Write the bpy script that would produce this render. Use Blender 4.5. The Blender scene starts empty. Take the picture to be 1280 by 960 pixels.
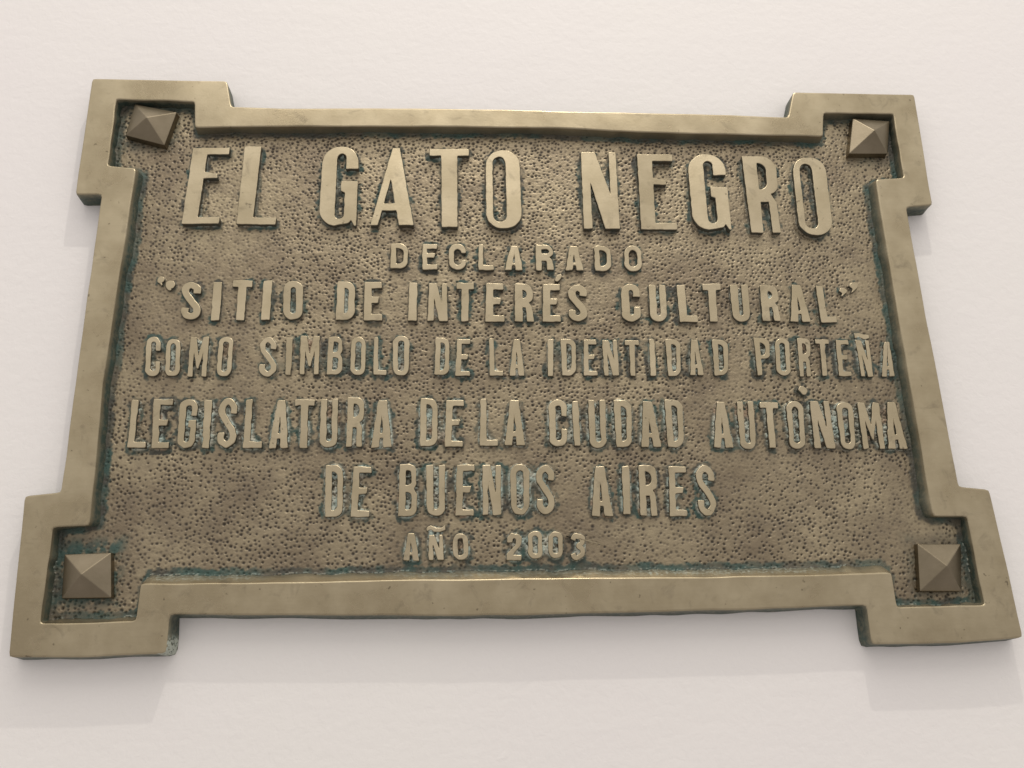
import bpy, bmesh, math
import numpy as np
from mathutils import Vector, Matrix
from math import pi, sin, cos

scene = bpy.context.scene
rng = np.random.default_rng(7)

# ------------------------------------------------------------------ camera
T = 0.012                      # plaque thickness (m)
F = 1080.0                     # focal length in 1280-px units
D = 0.47                       # camera to plaque front along the optical axis
d_up = np.array([-91.0, 3370.0, -F]); d_up /= np.linalg.norm(d_up)
r_x = np.array([20360.0, -7.0, -F]); r_x -= d_up * (r_x @ d_up); r_x /= np.linalg.norm(r_x)
n_w = np.cross(r_x, d_up)
R = np.array([r_x, -n_w, d_up])           # camera axes -> world
if (R @ np.array([0, 0, 1.0]))[1] > 0:
    n_w = -n_w; R = np.array([r_x, -n_w, d_up])
cam_pos = np.array([0, -T, 0]) - R @ np.array([0, 0, -D])
cam_data = bpy.data.cameras.new("camera")
cam = bpy.data.objects.new("camera", cam_data)
scene.collection.objects.link(cam)
cam.matrix_world = Matrix([[*R[0], cam_pos[0]], [*R[1], cam_pos[1]], [*R[2], cam_pos[2]], [0, 0, 0, 1]])
cam_data.sensor_fit = 'HORIZONTAL'; cam_data.sensor_width = 36.0
cam_data.lens = 36.0 * F / 1280.0
cam_data.clip_start = 0.01; cam_data.clip_end = 50
scene.camera = cam

# ------------------------------------------------------------------ light (indoor: ceiling lamps, dim room)
world = bpy.data.worlds.new("World"); scene.world = world; world.use_nodes = True
wn, wl = world.node_tree.nodes, world.node_tree.links
bg = wn["Background"]
wtc = wn.new("ShaderNodeTexCoord"); wsep = wn.new("ShaderNodeSeparateXYZ"); wramp = wn.new("ShaderNodeValToRGB")
wmap = wn.new("ShaderNodeMapRange"); wmap.inputs[1].default_value = -1; wmap.inputs[2].default_value = 1
wl.new(wtc.outputs["Generated"], wsep.inputs[0]); wl.new(wsep.outputs[2], wmap.inputs[0]); wl.new(wmap.outputs[0], wramp.inputs[0])
wl.new(wramp.outputs[0], bg.inputs[0])
e = wramp.color_ramp.elements
e[0].position = 0.0; e[0].color = (0.52, 0.485, 0.475, 1)
e[1].position = 1.0; e[1].color = (1.12, 1.08, 1.03, 1)
for p_, c_ in ((0.42, (0.53, 0.50, 0.49, 1)), (0.64, (0.86, 0.825, 0.80, 1))):
    e.new(p_).color = c_
bg.inputs[1].default_value = 0.97

def area(name, loc, aim, size, energy, col, shape='DISK', size_y=None):
    l = bpy.data.lights.new(name, 'AREA'); l.shape = shape; l.size = size
    if size_y: l.size_y = size_y
    l.energy = energy; l.color = col
    o = bpy.data.objects.new(name, l); scene.collection.objects.link(o)
    o.location = loc
    o.rotation_euler = (Vector(aim) - Vector(loc)).to_track_quat('-Z', 'Y').to_euler()
    return o
area("ceiling_spot", (0.19, -0.61, 1.5), (0, 0, 0), 0.02, 5.8, (1.0, 0.95, 0.87))
area("ceiling_panel", (0.02, -0.95, 1.5), (0.0, 0, 0), 1.4, 7.6, (1.0, 0.955, 0.91), 'RECTANGLE', 1.0)

scene.view_settings.view_transform = 'Standard'
scene.view_settings.look = 'None'
scene.view_settings.exposure = 0.0
scene.view_settings.gamma = 1.0

# ------------------------------------------------------------------ plane helpers
def P(px, py, h):
    """photo reading -> (x, z) in metres on the plane h metres in front of the wall"""
    d = R @ np.array([px - 640.0, 480.0 - py, -F])
    k = (-h - cam_pos[1]) / d[1]
    p = cam_pos + d * k
    return p[0], p[2]

H_FIELD = T - 0.0068

def link(name, mesh, parent=None, mats=()):
    o = bpy.data.objects.new(name, mesh); scene.collection.objects.link(o)
    for m in mats: mesh.materials.append(m)
    if parent is not None: o.parent = parent
    return o

# ------------------------------------------------------------------ materials
def mat(name):
    m = bpy.data.materials.new(name); m.use_nodes = True
    nt = m.node_tree; b = nt.nodes["Principled BSDF"]
    return m, nt.nodes, nt.links, b

def noise(n, l, co, scale, detail=4, rough=0.55, dist=0.0):
    t = n.new("ShaderNodeTexNoise"); t.inputs["Scale"].default_value = scale
    t.inputs["Detail"].default_value = detail; t.inputs["Roughness"].default_value = rough
    t.inputs["Distortion"].default_value = dist
    l.new(co, t.inputs["Vector"]); return t.outputs["Fac"]

def ramp(n, l, fac, p0, p1, c0=(0, 0, 0, 1), c1=(1, 1, 1, 1)):
    r = n.new("ShaderNodeValToRGB"); e = r.color_ramp.elements
    e[0].position, e[1].position = p0, p1; e[0].color, e[1].color = c0, c1
    l.new(fac, r.inputs[0]); return r.outputs[0]

def mix(n, l, fac, a, b):
    m = n.new("ShaderNodeMix"); m.data_type = 'RGBA'
    for s, v in ((0, fac), (6, a), (7, b)):
        if hasattr(v, "links"): l.new(v, m.inputs[s])
        else: m.inputs[s].default_value = v if s == 0 or len(v) == 4 else (*v, 1)
    return m.outputs[2]

def mth(n, l, op, a, b=None, clamp=False):
    m = n.new("ShaderNodeMath"); m.operation = op; m.use_clamp = clamp
    for i, v in enumerate((a, b)):
        if v is None: continue
        if hasattr(v, "links"): l.new(v, m.inputs[i])
        else: m.inputs[i].default_value = v
    return m.outputs[0]

def attr(n, name):
    a = n.new("ShaderNodeAttribute"); a.attribute_name = name; return a.outputs["Fac"]

def coords(n, l, sx=1, sy=1, sz=1):
    tc = n.new("ShaderNodeTexCoord"); mp = n.new("ShaderNodeMapping")
    mp.inputs["Scale"].default_value = (sx, sy, sz); l.new(tc.outputs["Object"], mp.inputs[0]); return mp.outputs[0]

def bump(n, l, b, height, strength, dist):
    bp = n.new("ShaderNodeBump"); bp.inputs["Strength"].default_value = strength
    bp.inputs["Distance"].default_value = dist; l.new(height, bp.inputs["Height"])
    l.new(bp.outputs[0], b.inputs["Normal"]); return bp

def metal_material(name, c_lo, c_hi, rough=0.42, metallic=0.8, use_attr=True, specks=True):
    m, n, l, b = mat(name)
    co = coords(n, l)
    big = noise(n, l, co, 38, 4, 0.6)
    col = mix(n, l, ramp(n, l, big, 0.36, 0.66), c_lo, c_hi)
    streak = noise(n, l, coords(n, l, 60, 60, 900), 1.0, 3)
    col = mix(n, l, mth(n, l, 'MULTIPLY', ramp(n, l, streak, 0.45, 0.8), 0.08), col, tuple(c * 0.62 for c in c_lo))
    met = None
    if specks:
        sp = ramp(n, l, noise(n, l, co, 300, 2, 0.5), 0.72, 0.77)
        col = mix(n, l, mth(n, l, 'MULTIPLY', sp, 0.55), col, (0.07, 0.055, 0.035))
        st = ramp(n, l, noise(n, l, co, 95, 4, 0.65, 0.6), 0.57, 0.74)
        col = mix(n, l, mth(n, l, 'MULTIPLY', st, 0.36), col, (0.12, 0.10, 0.075))
    met = metallic
    if use_attr:
        g = attr(n, "green"); pl = attr(n, "pale")
        gn = mth(n, l, 'MULTIPLY', g, ramp(n, l, noise(n, l, co, 420, 4, 0.65), 0.22, 0.55, (0.6,) * 3 + (1,)), True)
        gc = mix(n, l, noise(n, l, co, 160, 3), (0.036, 0.037, 0.026), (0.050, 0.088, 0.070))
        col = mix(n, l, gn, col, gc)
        pn = mth(n, l, 'MULTIPLY', pl, ramp(n, l, noise(n, l, co, 700, 4, 0.6), 0.42, 0.62), True)
        col = mix(n, l, pn, col, (0.40, 0.43, 0.36))
        k = mth(n, l, 'MAXIMUM', gn, pn, True)
        met = mth(n, l, 'MULTIPLY', mth(n, l, 'SUBTRACT', 1.0, k, True), metallic)
        l.new(met, b.inputs["Metallic"])
        rr = mth(n, l, 'ADD', mth(n, l, 'MULTIPLY', k, 0.3), mth(n, l, 'ADD', mth(n, l, 'MULTIPLY', big, 0.18), rough - 0.09))
        l.new(rr, b.inputs["Roughness"])
    else:
        b.inputs["Metallic"].default_value = metallic
        l.new(mth(n, l, 'ADD', mth(n, l, 'MULTIPLY', big, 0.18), rough - 0.09), b.inputs["Roughness"])
    l.new(col, b.inputs["Base Color"])
    hgt = mth(n, l, 'ADD', mth(n, l, 'MULTIPLY', noise(n, l, co, 22, 2), 0.9), mth(n, l, 'MULTIPLY', noise(n, l, co, 900, 3, 0.6), 0.07))
    bump(n, l, b, hgt, 0.5, 0.0012)
    return m

M_FRAME = metal_material("polished_bronze", (0.355, 0.293, 0.188), (0.455, 0.385, 0.258), rough=0.29, metallic=0.95)
M_LETTER = metal_material("letter_bronze", (0.425, 0.355, 0.23), (0.515, 0.436, 0.295), rough=0.31, metallic=0.92, use_attr=False)
M_STUD = metal_material("brown_bronze", (0.20, 0.166, 0.112), (0.27, 0.225, 0.158), rough=0.40, metallic=1.0, use_attr=False, specks=False)

def side_material():
    m, n, l, b = mat("letter_side_patina")
    co = coords(n, l)
    c = mix(n, l, ramp(n, l, noise(n, l, co, 260, 3), 0.4, 0.65), (0.10, 0.082, 0.055), (0.075, 0.085, 0.068))
    c = mix(n, l, ramp(n, l, noise(n, l, co, 700, 4), 0.64, 0.74), c, (0.33, 0.35, 0.29))
    l.new(c, b.inputs["Base Color"]); b.inputs["Metallic"].default_value = 0.35; b.inputs["Roughness"].default_value = 0.6
    return m
M_SIDE = side_material()

def field_material():
    m, n, l, b = mat("hammered_bronze")
    co = coords(n, l)
    big = noise(n, l, co, 22, 4, 0.6)
    col = mix(n, l, ramp(n, l, big, 0.36, 0.64), (0.240, 0.192, 0.129), (0.375, 0.310, 0.202))
    mid = ramp(n, l, noise(n, l, co, 120, 4, 0.65), 0.45, 0.75)
    col = mix(n, l, mth(n, l, 'MULTIPLY', mid, 0.45), col, (0.19, 0.155, 0.115))
    pit = attr(n, "pit"); g = attr(n, "green"); pl = attr(n, "pale")
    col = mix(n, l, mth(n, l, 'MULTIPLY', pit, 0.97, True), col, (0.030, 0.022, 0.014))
    gc = mix(n, l, ramp(n, l, noise(n, l, co, 75, 3), 0.4, 0.62), (0.058, 0.055, 0.040), (0.040, 0.082, 0.066))
    gn = mth(n, l, 'MULTIPLY', g, ramp(n, l, noise(n, l, co, 380, 4, 0.65), 0.2, 0.48, (0.62,) * 3 + (1,)), True)
    col = mix(n, l, gn, col, gc)
    pc = mix(n, l, ramp(n, l, noise(n, l, co, 210, 2), 0.4, 0.6), (0.50, 0.485, 0.385), (0.42, 0.50, 0.435))
    pc = mix(n, l, ramp(n, l, noise(n, l, co, 48, 2), 0.58, 0.66), pc, (0.36, 0.26, 0.17))
    col = mix(n, l, pl, col, pc)
    l.new(col, b.inputs["Base Color"])
    k = mth(n, l, 'MAXIMUM', mth(n, l, 'MAXIMUM', gn, pl), pit, True)
    l.new(mth(n, l, 'MULTIPLY', mth(n, l, 'SUBTRACT', 1.0, k, True), 0.86), b.inputs["Metallic"])
    l.new(mth(n, l, 'ADD', mth(n, l, 'MULTIPLY', k, 0.25), 0.37), b.inputs["Roughness"])
    hgt = noise(n, l, co, 750, 4, 0.6)
    bump(n, l, b, hgt, 0.45, 0.0005)
    return m
M_FIELD = field_material()

def wall_material():
    m, n, l, b = mat("white_painted_plaster")
    co = coords(n, l)
    c = mix(n, l, ramp(n, l, noise(n, l, co, 3.5, 3), 0.35, 0.7), (0.855, 0.815, 0.792), (0.865, 0.833, 0.793))
    l.new(c, b.inputs["Base Color"]); b.inputs["Roughness"].default_value = 0.62
    b.inputs["Specular IOR Level"].default_value = 0.35
    h1 = noise(n, l, co, 190, 4, 0.55, 0.4)
    h2 = noise(n, l, coords(n, l, 22, 22, 38), 1.0, 5, 0.6)
    h3 = noise(n, l, coords(n, l, 14, 14, 120), 1.0, 3, 0.6)
    h4 = ramp(n, l, noise(n, l, co, 45, 2, 0.5, 0.8), 0.74, 0.82)
    h = mth(n, l, 'ADD', mth(n, l, 'MULTIPLY', h1, 0.6), mth(n, l, 'ADD', mth(n, l, 'MULTIPLY', h2, 1.0), mth(n, l, 'ADD', mth(n, l, 'MULTIPLY', h3, 0.18), mth(n, l, 'MULTIPLY', h4, 0.3))))
    bump(n, l, b, h, 0.40, 0.0010)
    return m

# ------------------------------------------------------------------ the wall (setting)
bm = bmesh.new()
bmesh.ops.create_cube(bm, size=1.0, matrix=Matrix.Translation((0, 0.06, 0)) @ Matrix.Diagonal((4.0, 0.12, 3.0, 1)))
me = bpy.data.meshes.new("wall"); bm.to_mesh(me); bm.free()
wall = link("wall", me, None, [wall_material()])
wall["kind"] = "structure"; wall["label"] = "white painted plaster wall behind the bronze plaque"

# ------------------------------------------------------------------ the plaque
plaque = bpy.data.objects.new("memorial_plaque", None); scene.collection.objects.link(plaque)
plaque.empty_display_size = 0.05
plaque["label"] = "wide bronze plaque with stepped corners and raised Spanish lettering on the white wall"
plaque["category"] = "plaque"

# ---- numpy helpers
def value_noise(shape, cell, seed):
    g = np.random.default_rng(seed)
    ny, nx = int(shape[0] / cell) + 3, int(shape[1] / cell) + 3
    a = g.random((ny, nx))
    y = np.arange(shape[0]) / cell; x = np.arange(shape[1]) / cell
    iy, ix = y.astype(int), x.astype(int); fy, fx = y - iy, x - ix
    fy = fy * fy * (3 - 2 * fy); fx = fx * fx * (3 - 2 * fx)
    r0 = a[iy][:, ix] * (1 - fx) + a[iy][:, ix + 1] * fx
    r1 = a[iy + 1][:, ix] * (1 - fx) + a[iy + 1][:, ix + 1] * fx
    return r0 * (1 - fy)[:, None] + r1 * fy[:, None]

def fbm(shape, cell, seed, octs=3):
    out = np.zeros(shape); w = 1.0; tot = 0
    for i in range(octs):
        out += w * value_noise(shape, max(cell / 2 ** i, 1.5), seed + i); tot += w; w *= 0.55
    return out / tot

def blur(a, r):
    r = max(int(r), 1); a = a.astype(np.float64)
    for _ in range(2):
        for ax in (0, 1):
            pad = [(0, 0), (0, 0)]; pad[ax] = (r + 1, r)
            c = np.cumsum(np.pad(a, pad, mode='edge'), axis=ax)
            a = (np.take(c, range(2 * r + 1, c.shape[ax]), ax) - np.take(c, range(0, c.shape[ax] - 2 * r - 1), ax)) / (2 * r + 1)
    return a

def sstep(x, a, b):
    t = np.clip((x - a) / (b - a), 0, 1); return t * t * (3 - 2 * t)

def inside(loops, X, Z):
    res = np.zeros(X.shape, bool)
    for L in loops:
        n = len(L)
        for i in range(n):
            (x0, z0), (x1, z1) = L[i], L[(i + 1) % n]
            if z0 == z1: continue
            c = (z0 > Z) != (z1 > Z)
            res ^= c & (X < (x1 - x0) * (Z - z0) / (z1 - z0) + x0)
    return res

# ---- glyphs: x in 0..a, y in 0..1
def arc(cx, cy, rx, ry, a0, a1, n=9):
    return [(cx + rx * cos(math.radians(a0 + (a1 - a0) * i / n)), cy + ry * sin(math.radians(a0 + (a1 - a0) * i / n))) for i in range(n + 1)]

def rrect(x0, y0, x1, y1, r):
    r = min(r, (x1 - x0) / 2, (y1 - y0) / 2)
    return arc(x1 - r, y1 - r, r, r, 0, 90) + arc(x0 + r, y1 - r, r, r, 90, 180) + arc(x0 + r, y0 + r, r, r, 180, 270) + arc(x1 - r, y0 + r, r, r, 270, 360)

def dshape(x0, y0, x1, y1, r):
    r = min(r, x1 - x0, (y1 - y0) / 2)
    return [(x0, y0)] + arc(x1 - r, y0 + r, r, r, 270, 360) + arc(x1 - r, y1 - r, r, r, 0, 90) + [(x0, y1)]

def catmull(pts, n=8):
    p = [pts[0]] + list(pts) + [pts[-1]]; out = []
    for i in range(1, len(p) - 2):
        a, b, c, d = map(np.array, p[i - 1:i + 3])
        for j in range(n):
            t = j / n
            out.append(tuple(0.5 * (2 * b + (c - a) * t + (2 * a - 5 * b + 4 * c - d) * t * t + (3 * b - a - 3 * c + d) * t ** 3)))
    out.append(tuple(pts[-1])); return out

def stroke(pts, s, t):
    q = catmull(pts); L, Rr = [], []
    for i in range(len(q)):
        a = np.array(q[max(i - 1, 0)]); b = np.array(q[min(i + 1, len(q) - 1)])
        d = b - a; d = d / (np.linalg.norm(d) + 1e-9); nrm = np.array([-d[1], d[0]])
        w = (s * abs(d[1]) + t * abs(d[0])) / (abs(d[0]) + abs(d[1])) / 2
        L.append(tuple(np.array(q[i]) + nrm * w)); Rr.append(tuple(np.array(q[i]) - nrm * w))
    return L + Rr[::-1]

def glyph(ch, a, sw, t, big=False):
    s = sw * a
    if ch == 'I': return [[(0, 0), (0, 1), (a, 1), (a, 0)]]
    if ch == 'L': return [[(0, 0), (0, 1), (s, 1), (s, t), (a, t), (a, 0)]]
    if ch == 'E':
        m0, m1 = (0.60, 0.685) if big else (0.47 - t * 0.1, 0.47 + t * 0.9)
        return [[(0, 0), (0, 1), (a, 1), (a, 1 - t), (s, 1 - t), (s, m1), (a * (0.76 if big else 0.86), m1 - (0.03 if big else 0)), (a * 0.78, m0), (s, m0), (s, t), (a, t), (a, 0)]]
    if ch == 'T':
        c0 = a / 2 - s / 2; c1 = a / 2 + s / 2
        return [[(c0, 0), (c0, 1 - t), (0, 1 - t), (0, 1), (a, 1), (a, 1 - t), (c1, 1 - t), (c1, 0)]]
    if ch in 'O0':
        s1, s2 = (0.20 * a, 0.42 * a) if big else (s * 0.85, s * 0.85)
        return [rrect(0, 0, a, 1, a * 0.46), rrect(s1, t * 0.95, a - s2, 1 - t * 0.95, a)]
    if ch == 'D':
        s2 = s * 0.85
        return [dshape(0, 0, a, 1, a * 0.5), dshape(s, t, a - s2, 1 - t, a * 0.28)]
    if ch == 'C':
        r = a * 0.47; s2 = s * 0.85; ri = (a - s - s2) / 2
        return [[(a, 0.65)] + arc(a - r, 1 - r, r, r, 0, 90) + arc(r, 1 - r, r, r, 90, 180) + arc(r, r, r, r, 180, 270) + arc(a - r, r, r, r, 270, 360) + [(a, 0.38), (a - s2, 0.38)]
                + arc(s + ri, t + ri, ri, ri, 0, -180) + arc(s + ri, 1 - t - ri, ri, ri, 180, 0) + [(a - s2, 0.65)]]
    if ch == 'G':
        r = a * 0.47; s2 = s * 0.85 if not big else 0.34 * a; ri = (a - s - s2) / 2
        tail = [(a * 0.80, 0.035), (a * 0.86, 0.075), (a * 0.95, 0.0), (a, 0.0)] if big else arc(a - r, r, r, r, 270, 360)
        return [[(a, 0.72 if big else 0.66)] + arc(a - r, 1 - r, r, r, 0, 90) + arc(r, 1 - r, r, r, 90, 180) + arc(r, r, r, r, 180, 262) + tail +
                [(a, 0.56 if big else 0.58), (a * 0.55, 0.57), (a * 0.55, 0.44), (a - s2, 0.42)] + arc(s + ri, t + ri, ri, ri, 0, -180) + arc(s + ri, 1 - t - ri, ri, ri, 180, 0) + [(a - s2, 0.72 if big else 0.66)]]
    if ch == 'U':
        r = a * 0.47; s2 = s * 0.9; ri = (a - s - s2) / 2
        return [[(0, 1)] + arc(r, r, r, r, 180, 270) + arc(a - r, r, r, r, 270, 360) + [(a, 1), (a - s2, 1)] + arc(s + ri, t + ri, ri, ri, 0, -180) + [(s, 1)]]
    if ch == 'N':
        s1 = a * (0.24 if big else 0.30); s2 = a * (0.21 if big else 0.28); k = a * (0.40 if big else 0.42)
        return [[(0, 0), (0, 1), (k, 1), (a - s2, 0.45), (a - s2, 1), (a, 1), (a, 0), (a - k, 0), (s1, 0.60), (s1, 0)]]
    if ch == 'M':
        q = a * 0.25
        return [[(0, 0), (0, 1), (q * 1.25, 1), (a / 2, 0.52), (a - q * 1.25, 1), (a, 1), (a, 0), (a - q, 0), (a - q, 0.60), (a / 2 + 0.04 * a, 0.20), (a / 2 - 0.04 * a, 0.20), (q, 0.60), (q, 0)]]
    if ch == 'A':
        xl, xr = (0.47 * a, 0.64 * a) if big else (0.29 * a, 0.71 * a)
        sl, sr = (0.17 * a, 0.34 * a) if big else (0.33 * a, 0.37 * a)
        k, m = xl, a - xr
        X = lambda y: (sl + k * y, a - sr - m * y)
        y0, y1 = (0.19, 0.28) if big else (0.20, 0.30)
        ys = min((a - sr - sl) / (k + m), 0.74)
        if not big: ys = 0.66; 
        f = lambda y: X(y) if big else ((sl + k * y * 0.55 + 0.05 * a), (a - sr - m * y * 0.55 - 0.03 * a))
        b0, b1 = f(y0), f(y1); c0 = f(0)
        tip = ((f(ys)[0] + f(ys)[1]) / 2, ys)
        outer = [(0, 0), (xl, 1), (xr, 1), (a, 0), (c0[1], 0), (b0[1], y0), (b0[0], y0), (c0[0], 0)]
        if b1[1] - b1[0] < 0.06 * a:
            c = (b1[0] + b1[1]) / 2; b1 = (c - 0.06 * a, c + 0.06 * a)
        return [outer, [(b1[0], y1), (b1[1], y1), tip]]
    if ch in 'RP':
        m = 0.50 if ch == 'R' else 0.44; r = a * 0.46; s2 = s * 0.8; hx0, hx1 = s, a - s2
        top = arc(a - r, 1 - r, r, r, 90, 0) + arc(a - r * 0.8, m + r * 0.62, r * 0.8, r * 0.62, 0, -70)
        hole = dshape(hx0, m + t * 0.75, hx1, 1 - t, (hx1 - hx0) * 0.9)
        if ch == 'P':
            return [[(0, 0), (0, 1)] + top + [(s, m), (s, 0)], hole]
        lw = 0.36 * a if not big else 0.27 * a
        sb = min(s, a - lw - 0.12 * a)
        return [[(0, 0), (0, 1)] + top + [(a * 0.93, m - 0.10), (a, 0), (a - lw, 0), (a * 0.95 - lw, m - 0.07 - t * 0.3), (sb, m - 0.07 - t * 0.3), (sb, 0)], hole]
    if ch == 'B':
        r = a * 0.42; s2 = s * 0.8
        out = [(0, 0), (0, 1)] + arc(a * 0.97 - r, 1 - r, r, r, 90, 0) + [(a * 0.97, 0.62), (a * 0.86, 0.52), (a, 0.43)] + arc(a - r, r, r, r, 0, -90)
        return [out, dshape(s, 0.52 + t * 0.6, a - s2, 1 - t, a * 0.2), dshape(s, t, a - s2, 0.52 - t * 0.5, a * 0.2)]
    if ch == 'S':
        h, q = s / 2, t / 2
        return [stroke([(a - h, 0.69), (a - h, 0.83), (a / 2, 1 - q), (h, 0.84), (h * 1.05, 0.68), (a * 0.5, 0.50), (a - h * 1.02, 0.32), (a - h, 0.16), (a / 2, q), (h, 0.16), (h, 0.31)], s * 0.95, t)]
    if ch == '2':
        return [[(0, 0.66), (0, 0.86), (a * 0.26, 1), (a * 0.74, 1), (a, 0.87), (a, 0.64), (a * 0.86, 0.49), (s * 1.1, t * 1.05), (a, t * 1.05), (a, 0), (0, 0), (0, t * 1.3),
                 (a - s * 1.1, 0.58), (a - s, 0.68), (a - s, 0.79), (a * 0.5, 1 - t * 0.9), (s, 0.79), (s, 0.66)]]
    if ch == '3':
        h, q = s / 2, t / 2
        return [stroke([(h, 0.76), (a * 0.3, 1 - q), (a / 2, 1 - q), (a - h, 0.82), (a - h * 1.15, 0.64), (a * 0.58, 0.52), (a - h * 1.15, 0.40), (a - h, 0.22), (a / 2, q), (a * 0.3, q), (h, 0.24)], s * 0.9, t)]
    raise ValueError(ch)

# line style: stem share, bar thickness, relief top, patina weight
HF = H_FIELD
STYLE = {1: (0.41, 0.088, HF + 0.0037, 0.8), 2: (0.31, 0.19, HF + 0.0026, 0.6), 3: (0.42, 0.165, HF + 0.0027, 0.75), 4: (0.36, 0.125, HF + 0.0025, 1.0),
         5: (0.37, 0.125, HF + 0.0029, 1.3), 6: (0.37, 0.125, HF + 0.0029, 1.3), 7: (0.38, 0.18, HF + 0.0024, 1.35)}
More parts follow.
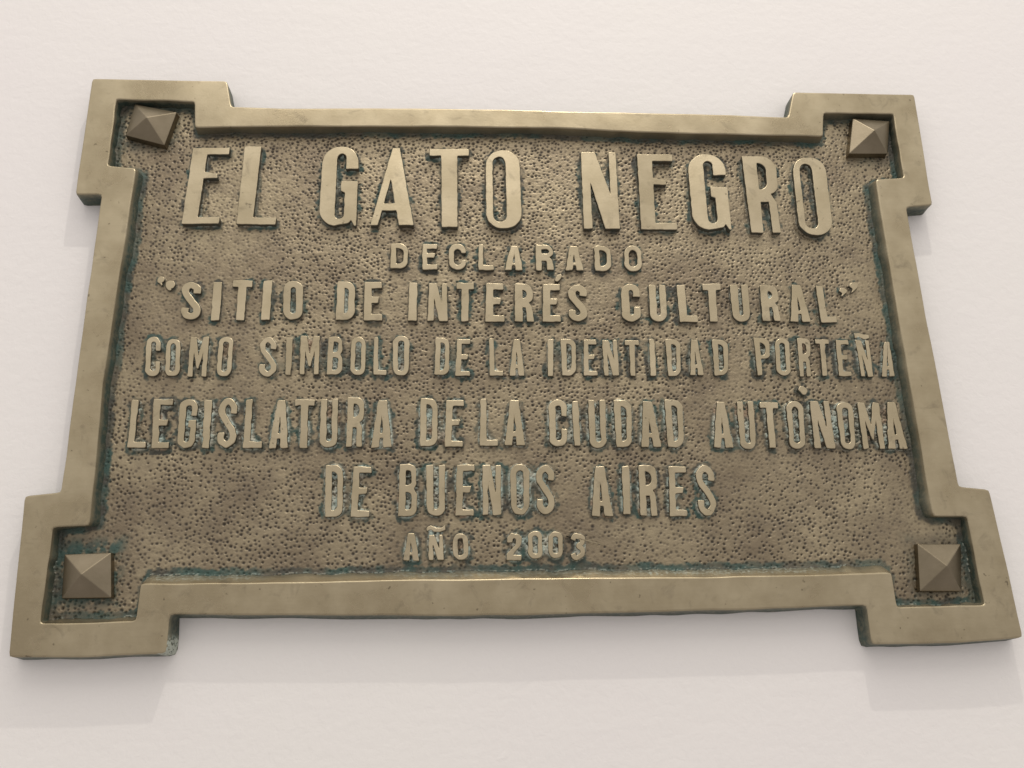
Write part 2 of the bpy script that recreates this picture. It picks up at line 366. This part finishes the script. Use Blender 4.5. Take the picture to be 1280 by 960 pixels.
# char, top-left x, top-right x, bottom-left x, bottom-right x, top y, bottom y (read off the photograph)
WORDS = [
 (1, [('E',241,287,227,273.5,184,280), ('L',306,356,295.5,344,183,280)]),
 (1, [('G',404,449,398,445,183,282), ('A',465,519,463,517,183,282), ('T',537,586,538,586,186,284), ('O',607,649,608,652.5,187,286)]),
 (1, [('N',726,769.5,730,775,190,286), ('E',796,840,802,847,194,286), ('G',859,905,867,914,192,288), ('R',927,969,940,977,196,290), ('O',990,1031,1000,1042,196,294)]),
 (2, [('D',489,510,488,510,304,335.5), ('E',528.4,546,528,547,304.6,336.5), ('C',561,582,561,583,304.6,337), ('L',598.4,617,598,617,305.4,337.5), ('A',632,654,631,653.5,307,337.5),
      ('R',669.4,691,670.4,692.5,306,337.5), ('A',705.5,728,707,730,308,338), ('D',742.7,763,744,765,307,338.5), ('O',780.6,801,781,803,307,339)]),
 (3, [('S',228,251,226,250,352,399.5), ('I',266.6,277.5,263.4,273.5,352,400), ('T',291,315.5,287.5,312,350,400), ('I',329,340,326,337,350,400), ('O',355,379,353.4,378,351.6,399)]),
 (3, [('D',422,444,419.7,443,352,399.5), ('E',456,477,454.4,478,352.5,400.5)]),
 (3, [('I',511.6,522,510,520.5,353,401), ('N',536.5,558.5,534.6,559.4,354,401), ('T',571,592.3,570,592,353.4,401), ('E',608,629,606.6,630.6,354,402), ('R',643.5,665.6,643.5,667.5,355,402),
      ('E',679,700,678.4,701,355,402, 'acute'), ('S',710.6,733.5,711,734,356,401.5)]),
 (3, [('C',776,798.8,778,801.6,355,402), ('U',811,832,813,834,355.7,402), ('L',846,870,849.6,872.5,355.7,402.5), ('T',878,900.3,882,904,355,401.5), ('U',912,935,917,939,356,401.5),
      ('R',949.8,972,954,976,356,401), ('A',983,1008,988.8,1013.8,355.7,402), ('L',1019.8,1040,1027,1047,357,403)]),
 (4, [('C',183.4,200.8,181,199,421,470), ('O',208,225.6,206,224,423.8,470), ('M',238,261.6,234,257.4,421,470.6), ('O',273.8,292,270.4,289,421,470.5)]),
 (4, [('S',326,345,323.4,344.6,421,470.5), ('I',357.8,366,356,363,422,468), ('M',376,399.4,374.6,398.4,419.4,468), ('B',410.7,428.5,408,427.2,421,468), ('O',439,457.2,437.5,456.3,421,468.6),
      ('L',467.5,482,466.6,483,422,468), ('O',491,511.6,491,511,420,469.3)]),
 (4, [('D',544.8,562,543,561.3,422,468.6), ('E',571.6,588,569,587.5,423.8,470)]),
 (4, [('L',611.3,627,612,629,423,469.3), ('A',637,655,637,655.8,424,469.3)]),
 (4, [('I',684.4,692,685,691.5,423.8,470), ('D',701,720,702.8,720,423.8,469), ('E',729.8,745.3,729.8,747,424.7,469.3), ('N',752.8,771,755.6,774,425,469.3), ('T',781,798.4,782.5,800,426,469.8),
      ('I',811.6,818.2,813.4,820.4,423,469.8), ('D',831.8,850.6,835.4,851.4,424,469.8), ('A',859,876.4,863,880,424.7,469), ('D',889.8,909.4,893.5,910.4,425,469)]),
 (4, [('P',942,961.6,947,964,422,469.3), ('O',968.5,986.5,971.5,989,423,469.3), ('R',996.5,1012.4,1000.6,1014.7,423,470), ('T',1019,1036,1023,1039.3,424,470), ('E',1045,1060.6,1049,1065,425,470),
      ('N',1070,1086.5,1076.6,1091.6,424.7,471.3, 'tilde4'), ('A',1101,1115.5,1103,1119,427.5,470.6)]),
 (5, [('L',165,187,159,181.4,499.5,560), ('E',192.3,216.6,189,210,499,560), ('G',225,248,220.5,242.4,499,560), ('I',255,264.7,252.5,261.2,500,560), ('S',274.7,297,271,294,497.5,559.5),
      ('L',308,329,303,326.7,499,559.5), ('A',340,364,336,360,500,560), ('T',369,393.4,366.5,391,499.5,560), ('U',401.6,422.4,398.6,421.3,498.8,559), ('R',434.5,456,432.5,452,496.4,558.3), ('A',465.5,491,463.4,489.2,500,559)]),
 (5, [('D',525.5,547,525,546.6,497.5,557.8), ('E',557.8,579.7,556,578,500,558.6)]),
 (5, [('L',600.8,620,599.7,622.3,498,557), ('A',630.5,655.5,631,656.2,500,556.5)]),
 (5, [('C',686,708.3,687,709,499,558.3), ('I',715.3,723.2,717.7,725.5,501.4,557), ('U',734.8,756.4,737.5,758.3,500,559.8), ('D',767.3,789.5,770.8,790,500,558.8), ('A',797,822,802,827.5,502,558.3), ('D',830.5,852.8,835.3,855.2,500,558.8)]),
 (5, [('A',889,912,893,917.3,502.7,559.2), ('U',921,941.4,926.6,946,502,561), ('T',950,972.4,955,977,502.7,560.3), ('O',982.4,1003.5,988,1007.5,502,560.6, 'acuteO'), ('N',1012,1036,1019,1045,501.6,560.3),
      ('O',1045,1066,1052,1070,502.7,561.3), ('M',1072,1099,1079.7,1107,502.7,561), ('A',1102,1126,1111,1134.7,502.7,561)]),
 (6, [('D',407,429,405.6,428,581,646), ('E',441.6,464,438.4,461.3,583,646)]),
 (6, [('B',499.7,521,498,520.7,580,645), ('U',532.5,556.3,534,556,580.7,644.8), ('E',571,593,569.4,592,581,644.5), ('N',603.2,626,603.5,626.2,581,643.5), ('O',637.5,662,639.5,661.3,580.5,642.8), ('S',671,692.5,671,692.5,581,643.5)]),
 (6, [('A',736.5,762.5,740,766.3,583,645), ('I',777,786.3,779.5,788.3,582.5,643.2), ('R',798.2,820,800.8,822,581,644.6), ('E',835.8,857,837.5,859.5,583,645), ('S',870,892.5,873.8,895.5,581,644.6)]),
 (7, [('A',504,524,504,524,666.6,701), ('N',536,553.5,536,554.6,668.4,700, 'tilde7'), ('O',566,585,566,586,667,699.6)]),
 (7, [('2',634,652,633.8,652,667,700.2), ('0',660,678,660,678.2,663.8,698.2), ('0',685.5,703.8,685.5,703.8,664.5,697.7), ('3',713,731.2,712.5,731.8,667,699.6)]),
]
TEXT_LABEL = {0: "first word of the tall top line", 1: "middle word of the tall top line", 2: "last word of the tall top line"}

def blob(cx, cy, r, k=9, seed=0, sx=1.0):
    g = np.random.default_rng(seed)
    return [(cx + r * sx * (1 + 0.18 * g.standard_normal()) * cos(2 * pi * i / k), cy + r * (1 + 0.18 * g.standard_normal()) * sin(2 * pi * i / k)) for i in range(k)]

EXTRA = {'acute': [[(694, 351), (694, 347), (697, 343.5), (701.5, 342.5), (702.5, 345.5), (700, 349.5), (697, 352)]],
         'acuteO': [[(997.5, 487), (999, 483.5), (1003, 482.8), (1007.5, 485.5), (1009, 489.5), (1007.5, 493.5), (1003.5, 493.5), (1001, 490.5)]],
         'tilde4': [[(1069, 422), (1068.5, 416.5), (1074, 415.5), (1081, 418), (1086.5, 417.5), (1087.5, 422.5), (1080, 423.5), (1074, 421)]],
         'tilde7': [[(533, 664.5), (533.5, 658.5), (538, 656.8), (545, 660), (551, 659.5), (556, 657), (556.7, 662.5), (550, 664.8), (543, 664.5), (538, 662)]]}
QUOTES = [[[(197, 353), (197, 348), (200, 345.5), (204.5, 346), (206, 349), (204.5, 352), (202, 353), (203.5, 355.5), (202, 357)], [(206.5, 358), (207.5, 353), (212, 350.5), (217, 352), (218.5, 356), (216.5, 360), (213.5, 360.5), (214.5, 362.5), (211.5, 363.5)]],
          [[(1049, 364), (1051, 360.5), (1055, 360), (1058.5, 362), (1058, 366), (1054.5, 369), (1051.5, 370.5), (1053, 367)], [(1061, 357), (1064, 353.5), (1068.5, 353), (1072.5, 355.5), (1072, 360), (1068, 363.5), (1063.5, 366), (1066, 361.5)]]]

def finish_loop(pts, seed, jit=0.00011, sig=0.00028):
    """subdivide, soften the corners and roughen an outline on the plane (metres)"""
    p = np.array(pts); out = []
    step = 0.00035
    for i in range(len(p)):
        a, b = p[i], p[(i + 1) % len(p)]
        n = max(1, int(round(np.linalg.norm(b - a) / step)))
        for j in range(n): out.append(a + (b - a) * j / n)
    q = np.array(out); n = len(q)
    if n < 12: return q
    for _ in range(2): q = 0.25 * np.roll(q, 1, 0) + 0.5 * q + 0.25 * np.roll(q, -1, 0)
    g = np.random.default_rng(seed)
    nz = g.standard_normal((n, 2))
    for _ in range(14): nz = 0.25 * np.roll(nz, 1, 0) + 0.5 * nz + 0.25 * np.roll(nz, -1, 0)
    nz /= nz.std() + 1e-9
    q = q + nz * jit
    return q

jobs = []      # (name, word index or None, loops, top height, weight)
seed = 100
for wi, (line, letters) in enumerate(WORDS):
    sw, t, top, wt = STYLE[line]
    for it in letters:
        ch, tlx, trx, blx, brx, yt, yb = it[:7]
        a = 0.5 * ((trx - tlx) + (brx - blx)) / ((yb - yt) * (1.03))
        loops = []
        for lp in glyph(ch, a, sw, t, line == 1):
            px = []
            for (x, y) in lp:
                u = x / a
                xx = (blx + (brx - blx) * u) * (1 - y) + (tlx + (trx - tlx) * u) * y
                px.append((xx, yb + (yt - yb) * y))
            loops.append(px)
        if len(it) > 7: loops += EXTRA[it[7]]
        tp = top
        if line == 4 and tlx > 1060: tp = HF + 0.0022
        seed += 7
        L = [finish_loop([P(x, y, tp) for x, y in lp], seed + k, 0.00007 if line == 1 else 0.00009 if line in (3, 4) else 0.00011) for k, lp in enumerate(loops)]
        jobs.append(("letter", wi, L, tp, wt, ch, line))
for qi, lps in enumerate(QUOTES):
    seed += 7
    jobs.append(("quotation_mark", None, [finish_loop([P(x, y, HF + 0.0018) for x, y in lp], seed + k) for k, lp in enumerate(lps)], HF + 0.0018 + 0.0004 * (1 - qi), 0.6, '"', 3))

# ---- build all letter meshes from filled outlines
curve_objs = []
for ji, (nm, wi, L, tp, wt, ch, line) in enumerate(jobs):
    cu = bpy.data.curves.new("outline", 'CURVE'); cu.dimensions = '2D'; cu.fill_mode = 'BOTH'
    hb = H_FIELD - 0.0015; bev = 0.00032 if line == 1 else 0.00030 if line in (3, 4) else 0.00040
    cu.extrude = (tp - hb) / 2 - bev; cu.bevel_depth = bev; cu.bevel_resolution = 2; cu.offset = -bev * 0.8
    for lp in L:
        sp = cu.splines.new('POLY'); sp.points.add(len(lp) - 1); sp.use_cyclic_u = True
        sp.points.foreach_set("co", np.column_stack([lp, np.zeros(len(lp)), np.ones(len(lp))]).astype(np.float32).ravel())
    co = bpy.data.objects.new("outline", cu); scene.collection.objects.link(co); curve_objs.append(co)
bpy.context.view_layer.update()
dg = bpy.context.evaluated_depsgraph_get()
letter_meshes = []
for ji, co in enumerate(curve_objs):
    nm, wi, L, tp, wt, ch, line = jobs[ji]
    me = bpy.data.meshes.new_from_object(co.evaluated_get(dg))
    n = len(me.vertices); v = np.empty(n * 3, np.float32); me.vertices.foreach_get("co", v); v = v.reshape(-1, 3)
    hb = H_FIELD - 0.0015
    h = v[:, 2] + (tp + hb) / 2
    c = v[:, :2].mean(0)
    g = np.random.default_rng(500 + ji); ax, az = g.normal(0, 0.022, 2)
    dh = (ax * (v[:, 0] - c[0]) + az * (v[:, 1] - c[1]) + g.normal(0, 0.00015)) * (h > H_FIELD)
    out = np.column_stack([v[:, 0], -(h + dh), v[:, 1]]).astype(np.float32)
    me.vertices.foreach_set("co", out.ravel())
    me.materials.clear(); me.materials.append(M_LETTER); me.materials.append(M_SIDE)
    me.update()
    nn = np.empty(len(me.polygons) * 3, np.float32); me.polygons.foreach_get("normal", nn); nn = nn.reshape(-1, 3)
    me.polygons.foreach_set("material_index", (np.abs(nn[:, 1]) < 0.45).astype(np.int32))
    # the curve was filled in XY; the remap keeps the winding
    me.name = nm; letter_meshes.append(me)
for co in curve_objs:
    cu = co.data; bpy.data.objects.remove(co); bpy.data.curves.remove(cu)

word_roots = []
for wi, (line, letters) in enumerate(WORDS):
    w = bpy.data.objects.new("inscription_word", None); scene.collection.objects.link(w); w.parent = plaque
    w.empty_display_size = 0.01; word_roots.append(w)
for ji, me in enumerate(letter_meshes):
    nm, wi = jobs[ji][0], jobs[ji][1]
    link(nm, me, word_roots[wi] if wi is not None else plaque)

# ---- frame
OUT = [(115,98),(284,101),(289,133),(985,146.5),(991,115),(1143,118),(1166,256),(1133,259),(1199,608),(1237,612),(1279,797),(1090,805.5),(1083,756.5),(212,768),(208,817),(10,821),(31,620),(76,615),(127,243),(94,243)]
INN = [(146,124),(243,127),(243,159),(1030,170.5),(1029.5,141),(1117,142.5),(1129.5,221.5),(1094,224),(1167,645.5),(1209,646),(1231,756),(1121,758.5),(1115,716),(176,729),(170,776),(51,779),(66,659),(112,657),(170.5,209.5),(135,207)]
# extra readings along the bowed edges: after vertex i -> list of (outer, inner)
MID = {2: [((350,135),(340,158)), ((520,135),(520,158)), ((640,136.5),(610,158.5)), ((700,139),(700,160)), ((772,140),(800,165)), ((913,143.5),(920,168))],
       6: [], 7: [((1163,420),(1129,430))],
       10: [((1200,803.5),(1190,757))], 12: [((900,762.5),(900,720.5)), ((660,768.5),(660,722.5)), ((560,769.5),(520,724)), ((360,769),(330,728))],
       14: [((110,821.5),(110,778))], 17: [((93,485),(128,480))]}
# inward slope of each recess edge i -> i+1, as (dx, dz) in metres
DR = {0:(0,-.0003),1:(-.0004,0),2:(0,-.0003),3:(.0004,0),4:(0,-.0003),5:(-.0006,0),6:(0,.0008),7:(-.0022,0),8:(0,-.0003),9:(-.0008,0),10:(0,.0012),11:(.0006,0),12:(0,.0044),13:(-.0003,0),
      14:(0,.0024),15:(.0008,0),16:(0,-.0003),17:(.0018,0),18:(0,.0010),19:(.0006,0)}
DIRTY = {0:.9,1:.8,2:.45,3:.5,4:.6,5:.8,6:.4,7:.75,8:.8,9:.9,10:.35,11:.6,12:.30,13:.5,14:.2,15:.8,16:.8,17:1.0,18:.4,19:1.0}
of, inn, ib, dirt, seg = [], [], [], [], []
N = 20
for i in range(N):
    j = (i + 1) % N
    oc = [OUT[i]] + [m[0] for m in MID.get(i, [])] + [OUT[j]]
    ic = [INN[i]] + [m[1] for m in MID.get(i, [])] + [INN[j]]
    for k in range(len(oc) - 1):
        o0, o1 = np.array(P(*oc[k], T)), np.array(P(*oc[k + 1], T))
        i0, i1 = np.array(P(*ic[k], T)), np.array(P(*ic[k + 1], T))
        n = max(4, int(max(np.linalg.norm(o1 - o0), np.linalg.norm(i1 - i0)) / 0.0022))
        for q in range(n):
            f = q / n; first = (k == 0 and q == 0)
            of.append(o0 + (o1 - o0) * f); inn.append(i0 + (i1 - i0) * f)
            d = np.array(DR[i])
            if first: d = d + np.array(DR[(i - 1) % N])
            ib.append(inn[-1] + d); dirt.append(DIRTY[i] if not first else (DIRTY[i] + DIRTY[(i - 1) % N]) / 2); seg.append((i, first))
of, inn, ib, dirt = np.array(of), np.array(inn), np.array(ib), np.array(dirt)
n = len(of)
def smooth_loop(a, it):
    for _ in range(it): a = 0.2 * np.roll(a, 1, 0) + 0.6 * a + 0.2 * np.roll(a, -1, 0)
    return a
def nzl(sd, it, amp):
    z = np.random.default_rng(sd).standard_normal((n, 2))
    z = smooth_loop(z, it); return z / z.std() * amp
def loop_normal(a):
    t = np.roll(a, -1, 0) - np.roll(a, 1, 0); t /= np.linalg.norm(t, axis=1)[:, None] + 1e-9
    return np.column_stack([-t[:, 1], t[:, 0]])      # clockwise loop: points outward
of = smooth_loop(of, 1) + nzl(1, 40, 0.00010); inn = smooth_loop(inn, 1) + nzl(2, 30, 0.00014)
ib = smooth_loop(ib, 1) + nzl(3, 4, 0.00035) + nzl(4, 0, 0.00012)
no, ni = loop_normal(of), loop_normal(inn)
wob = nzl(5, 20, 1.0)[:, 0]
draft = (0.0003 + 0.0009 * (1 - sstep(of[:, 1], -0.13, 0.12)))[:, None]
rings = [(of + no * draft + nzl(6, 12, 0.00018), np.zeros(n) + 0.0002, dirt * 0 + 1.0), (of + no * draft * 0.4 + nzl(7, 12, 0.00008), np.full(n, T * 0.55), dirt * 0 + 1.0), (of, np.full(n, T - 0.0006), dirt * 0 + 0.65),
         (of - no * 0.00025, np.full(n, T - 0.00018), dirt * 0), (of - no * 0.0006, np.full(n, T), dirt * 0), (of - no * 0.0010, np.full(n, T), dirt * 0),
         (of * 0.55 + inn * 0.45, T + 0.0001 + wob * 0.00006, dirt * 0), (inn + ni * 0.0010, T + wob * 0.00005, dirt * 0), (inn + ni * 0.0006, T + wob * 0.00005, dirt * 0), (inn + ni * 0.0002, T - 0.0002 + wob * 0.00005, dirt * 0.12),
         (inn * 0.96 + ib * 0.04, np.full(n, T - 0.0007), dirt * 0.35), (inn * 0.5 + ib * 0.5 + nzl(8, 1, 0.00015), np.full(n, (T + H_FIELD) / 2 + 0.0004), np.minimum(dirt * 1.1, 1)), (ib, np.full(n, H_FIELD - 0.0004), np.minimum(dirt * 1.3, 1)),
         (ib, np.full(n, 0.0002), dirt)]
V = np.concatenate([np.column_stack([xy[:, 0], -h, xy[:, 1]]) for xy, h, _ in rings])
G = np.concatenate([g for _, _, g in rings])
faces = []
for r in range(len(rings) - 1):
    for i in range(n):
        j = (i + 1) % n
        faces.append((r * n + i, (r + 1) * n + i, (r + 1) * n + j, r * n + j))
me = bpy.data.meshes.new("frame"); me.from_pydata(V.tolist(), [], faces); me.update()
bm = bmesh.new(); bm.from_mesh(me); bmesh.ops.recalc_face_normals(bm, faces=bm.faces); bm.to_mesh(me); bm.free()
pale = np.zeros(len(V))
c1 = np.array(P(218, 812, 0.003)); dd = np.hypot(V[:, 0] - c1[0], V[:, 2] - c1[1]); pale = np.maximum(pale, 5.0 * (1 - sstep(dd, 0.0030, 0.0060)) * (-V[:, 1] < T - 0.0003))
for (pi_, rad, am) in (((640, 719), 0.09, 0.55), ((250, 723), 0.04, 0.6), ((165, 765), 0.008, 1.3), ((900, 716), 0.08, 0.7)):
    c1 = np.array(P(*pi_, H_FIELD + 0.001)); dd = np.hypot((V[:, 0] - c1[0]), (V[:, 2] - c1[1]) * 3)
    pale = np.maximum(pale, am * (1 - sstep(dd, rad * 0.5, rad)) * ((-V[:, 1] > H_FIELD - 0.0007) & (-V[:, 1] < T - 0.0025)) * (np.arange(len(V)) >= 10 * n))
for nm_, arr in (("green", G), ("pale", pale)):
    a_ = me.attributes.new(nm_, 'FLOAT', 'POINT'); a_.data.foreach_set("value", arr.astype(np.float32))
me.polygons.foreach_set("use_smooth", np.ones(len(me.polygons), bool))
link("frame", me, plaque, [M_FRAME])

# ---- the punched background plate
STEP = 0.00042
x0, x1 = inn[:, 0].min() - 0.003, inn[:, 0].max() + 0.003
z0, z1 = inn[:, 1].min() - 0.003, inn[:, 1].max() + 0.003
nx, nz_ = int((x1 - x0) / STEP), int((z1 - z0) / STEP)
gx = x0 + np.arange(nx) * STEP; gz = z0 + np.arange(nz_) * STEP
X, Z = np.meshgrid(gx, gz); shape = X.shape
mm = 0.001 / STEP
field = inside([ib], X, Z)
lm = np.zeros(shape); lw = np.zeros(shape)
for (nm, wi, L, tp, wt, ch, line) in jobs:
    allp = np.concatenate(L); pad = 3
    ia = max(int((allp[:, 0].min() - x0) / STEP) - pad, 0); ie = int((allp[:, 0].max() - x0) / STEP) + pad
    ja = max(int((allp[:, 1].min() - z0) / STEP) - pad, 0); je = int((allp[:, 1].max() - z0) / STEP) + pad
    s_ = np.s_[ja:je, ia:ie]
    ins = np.zeros(X[s_].shape, bool)
    for lp in L: ins ^= inside([lp[::2]], X[s_], Z[s_])
    lm[s_] = np.maximum(lm[s_], ins); lw[s_] = np.maximum(lw[s_], ins * wt)
tight, wide, tw = blur(lm, 0.7 * mm), blur(lm, 2.0 * mm), blur(lw, 2.0 * mm)
ft, fw = blur(~field, 0.8 * mm), blur(~field, 2.6 * mm)
n_a, n_b, n_c = fbm(shape, 9 * mm, 11), fbm(shape, 2.4 * mm, 21), fbm(shape, 0.9 * mm, 31, 2)
n_d = fbm(shape[::-1], 0.75 * mm, 61, 1).T; n_d = 0.5 + 1.6 * (blur(np.repeat(n_d, 1, 0), 1) - 0.5)
n_d = 0.5 * n_d + 0.5 * value_noise((shape[0], shape[1]), 1.7, 71)
n_big = fbm(shape, 45 * mm, 41)
# pits: dart throwing, then one stamp per punch mark
cell = 0.00174; pts = []; grid = {}
order = np.random.default_rng(3)
cand = np.column_stack([order.uniform(x0, x1, 90000), order.uniform(z0, z1, 90000)])
for cx, cz in cand:
    i, j = int((cx - x0) / cell), int((cz - z0) / cell)
    ok = True
    for di in (-1, 0, 1):
        for dj in (-1, 0, 1):
            for (ax_, az_) in grid.get((i + di, j + dj), ()):
                if (ax_ - cx) ** 2 + (az_ - cz) ** 2 < cell * cell * 0.95: ok = False; break
            if not ok: break
        if not ok: break
    if ok: grid.setdefault((i, j), []).append((cx, cz)); pts.append((cx, cz))
pit_h = np.zeros(shape); pit_c = np.zeros(shape)
g = np.random.default_rng(9); W = int(1.4 * mm) + 1
for cx, cz in pts:
    i, j = int((cx - x0) / STEP), int((cz - z0) / STEP)
    if i < W or j < W or i >= nx - W or j >= nz_ - W or not field[j, i]: continue
    near = wide[j, i]
    if g.random() < 0.12 + 0.4 * near: continue
    ra = g.uniform(0.00046, 0.00080) * (1 - 0.2 * near); rb = ra * g.uniform(0.72, 1.0)
    st = g.uniform(0.25, 1.05) * (0.45 + 0.8 * sstep(n_big[j, i], 0.25, 0.62))
    th = g.normal(0.1, 0.6) if g.random() < 0.7 else g.uniform(0, pi)
    if near > 0.12: rb *= 0.75; th = g.normal(0.1, 0.25); ra *= 1.25
    dx = X[j - W:j + W + 1, i - W:i + W + 1] - cx; dz = Z[j - W:j + W + 1, i - W:i + W + 1] - cz
    u = (dx * cos(th) + dz * sin(th)) / ra; w = (-dx * sin(th) + dz * cos(th)) / rb
    q = u * u + w * w
    s_ = np.s_[j - W:j + W + 1, i - W:i + W + 1]
    pit_h[s_] = np.minimum(pit_h[s_], -st * 0.00066 * np.exp(-q * q * 0.9)) 
    pit_c[s_] = np.maximum(pit_c[s_], min(st * 1.45, 1) * np.exp(-q * q * 0.5))
Hh = H_FIELD + pit_h + 0.00016 * (n_b - 0.5) + 0.0005 * (n_a - 0.5) + 0.00010 * (n_c - 0.5) + 0.00015 * (n_d - 0.5) * (0.5 + sstep(wide, 0.02, 0.2))
tw2 = blur(lw, 1.2 * mm); tw3 = blur(lw, 2.6 * mm)
green = np.clip(sstep(np.maximum(tw, tw2) * 1.2 + (0.5 * (n_b - 0.5) + 0.25 * (n_a - 0.5)) * sstep(tw3, 0.01, 0.09), 0.05, 0.20) * (0.6 + 0.7 * sstep(n_a, 0.3, 0.6)), 0, 1)
n_e = fbm(shape, 15 * mm, 91, 2); n_f = fbm(shape, 5 * mm, 95, 2)
heavy = sstep(blur(lw, 5 * mm), 0.28, 0.44)
green *= np.maximum(sstep(0.6 * n_e + 0.4 * n_f, 0.37, 0.52), 0.75 * heavy) * (0.55 + 0.45 * sstep(n_b, 0.3, 0.55))
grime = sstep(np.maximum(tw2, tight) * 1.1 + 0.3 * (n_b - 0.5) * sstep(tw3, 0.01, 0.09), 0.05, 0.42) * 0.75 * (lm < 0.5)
edge = np.clip(sstep(fw * 1.3 + 0.4 * (n_b - 0.5) * sstep(fw, 0.005, 0.06), 0.04, 0.22), 0, 1)
# corner recesses carry more green
rec = np.zeros(shape)
for (px_, py_, am) in ((188, 158, 0.55), (1085, 178, 0.35), (110, 715, 1.0), (1172, 708, 0.45)):
    c1 = P(px_, py_, H_FIELD); rec = np.maximum(rec, am * (1 - sstep(np.maximum(abs(X - c1[0]), abs(Z - c1[1])), 0.012, 0.0205)))
green = np.maximum(green, np.maximum(edge * (0.7 + 0.3 * sstep(n_a, .3, .6)), rec * sstep(0.7 * n_b + 0.3 * n_a + 0.5 * fw, 0.27, 0.50)))
encl = blur(lm, 1.3 * mm)
crumb = sstep(0.55 * n_c + 0.45 * value_noise(shape, 1.6, 81) + 0.5 * (n_a - 0.5), 0.41, 0.53)
dens = sstep(0.5 * tw + 0.5 * tw3, 0.27, 0.48)
pale = np.clip(dens * crumb * (0.45 + 0.55 * sstep(n_a, 0.35, 0.55)), 0, 1) * 0.95
chunk = sstep(value_noise(shape, 1.0 * mm, 83) * 0.6 + value_noise(shape, 2.2 * mm, 84) * 0.4, 0.50, 0.62) * sstep(0.5 * tw + 0.5 * tw3, 0.33, 0.52) * sstep(blur(lw, 5 * mm), 0.22, 0.40)
pale = np.maximum(pale, chunk)
pale_b = sstep(ft, 0.1, 0.3) * sstep(n_c * 0.6 + n_a * 0.4, 0.53, 0.64) * (Z < P(640, 690, H_FIELD)[1]) * 0.7
pale = np.maximum(pale, pale_b)
Hh += 0.0008 * sstep(tight, 0.12, 0.75) + 0.0011 * sstep(encl, 0.35, 0.75) * n_b + 0.0016 * pale * n_c + 0.0006 * sstep(ft, 0.15, 0.7)
pit_c *= (1 - 0.6 * pale)
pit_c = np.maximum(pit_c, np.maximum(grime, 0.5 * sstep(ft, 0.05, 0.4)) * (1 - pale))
Hh = np.minimum(Hh, H_FIELD + 0.00165)
Hh = np.where(blur(lm, 1) > 0.85, np.minimum(Hh, H_FIELD), Hh)
keep = (blur(field, 1.6 * mm) > 0.02)
kq = keep[:-1, :-1] & keep[1:, :-1] & keep[:-1, 1:] & keep[1:, 1:]
Hh = np.where(field, Hh, np.minimum(Hh, H_FIELD + 0.0002))
idx = np.arange(nx * nz_).reshape(shape)
q = np.column_stack([idx[:-1, :-1][kq], idx[:-1, 1:][kq], idx[1:, 1:][kq], idx[1:, :-1][kq]])
used = np.unique(q); remap = np.full(nx * nz_, -1); remap[used] = np.arange(len(used)); q = remap[q]
VV = np.column_stack([X.ravel()[used], -Hh.ravel()[used], Z.ravel()[used]]).astype(np.float32)
me = bpy.data.meshes.new("back_plate")
me.vertices.add(len(VV)); me.vertices.foreach_set("co", VV.ravel())
me.loops.add(q.size); me.loops.foreach_set("vertex_index", q.astype(np.int32).ravel())
me.polygons.add(len(q)); me.polygons.foreach_set("loop_start", (np.arange(len(q)) * 4).astype(np.int32))
me.polygons.foreach_set("use_smooth", np.ones(len(q), bool))
me.update(calc_edges=True)
for nm_, arr in (("pit", pit_c), ("green", green), ("pale", pale)):
    a_ = me.attributes.new(nm_, 'FLOAT', 'POINT'); a_.data.foreach_set("value", arr.ravel()[used].astype(np.float32))
link("back_plate", me, plaque, [M_FIELD])

# ---- pyramid studs (one in each corner recess)
STUDS = [((168.7,130),(220.8,140.5),(205.5,181.5),(156.8,169)), ((1066,148),(1112,151.5),(1109.5,192),(1061.5,192)),
         ((80.7,693),(138.7,691),(139,747),(77,748)), ((1147,680),(1201,680),(1202,739),(1150,739))]
for si, cs in enumerate(STUDS):
    H_S, H_P = (0.0045, 0.0112) if si < 2 else (0.0034, 0.0104)
    q = np.array([P(x, y, H_FIELD + H_S) for x, y in cs]); c = q.mean(0)
    bm = bmesh.new()
    lo = [bm.verts.new((c[0] + (p[0] - c[0]) * 1.03, -(H_FIELD - 0.001), c[1] + (p[1] - c[1]) * 1.03)) for p in q]
    hi = [bm.verts.new((p[0], -(H_FIELD + H_S), p[1])) for p in q]
    ap = bm.verts.new((c[0], -(H_FIELD + H_P), c[1]))
    for i in range(4):
        j = (i + 1) % 4
        bm.faces.new((lo[i], lo[j], hi[j], hi[i])); bm.faces.new((hi[i], hi[j], ap))
    bm.faces.new(lo)
    bmesh.ops.recalc_face_normals(bm, faces=bm.faces)
    bmesh.ops.bevel(bm, geom=[e for e in bm.edges if any(v in hi or v is ap for v in e.verts)], offset=0.00035, segments=2, affect='EDGES', profile=0.6)
    me = bpy.data.meshes.new("stud"); bm.to_mesh(me); bm.free()
    s = link("stud", me, plaque, [M_STUD])
    s["label"] = "dark brown pyramid stud in a corner recess"
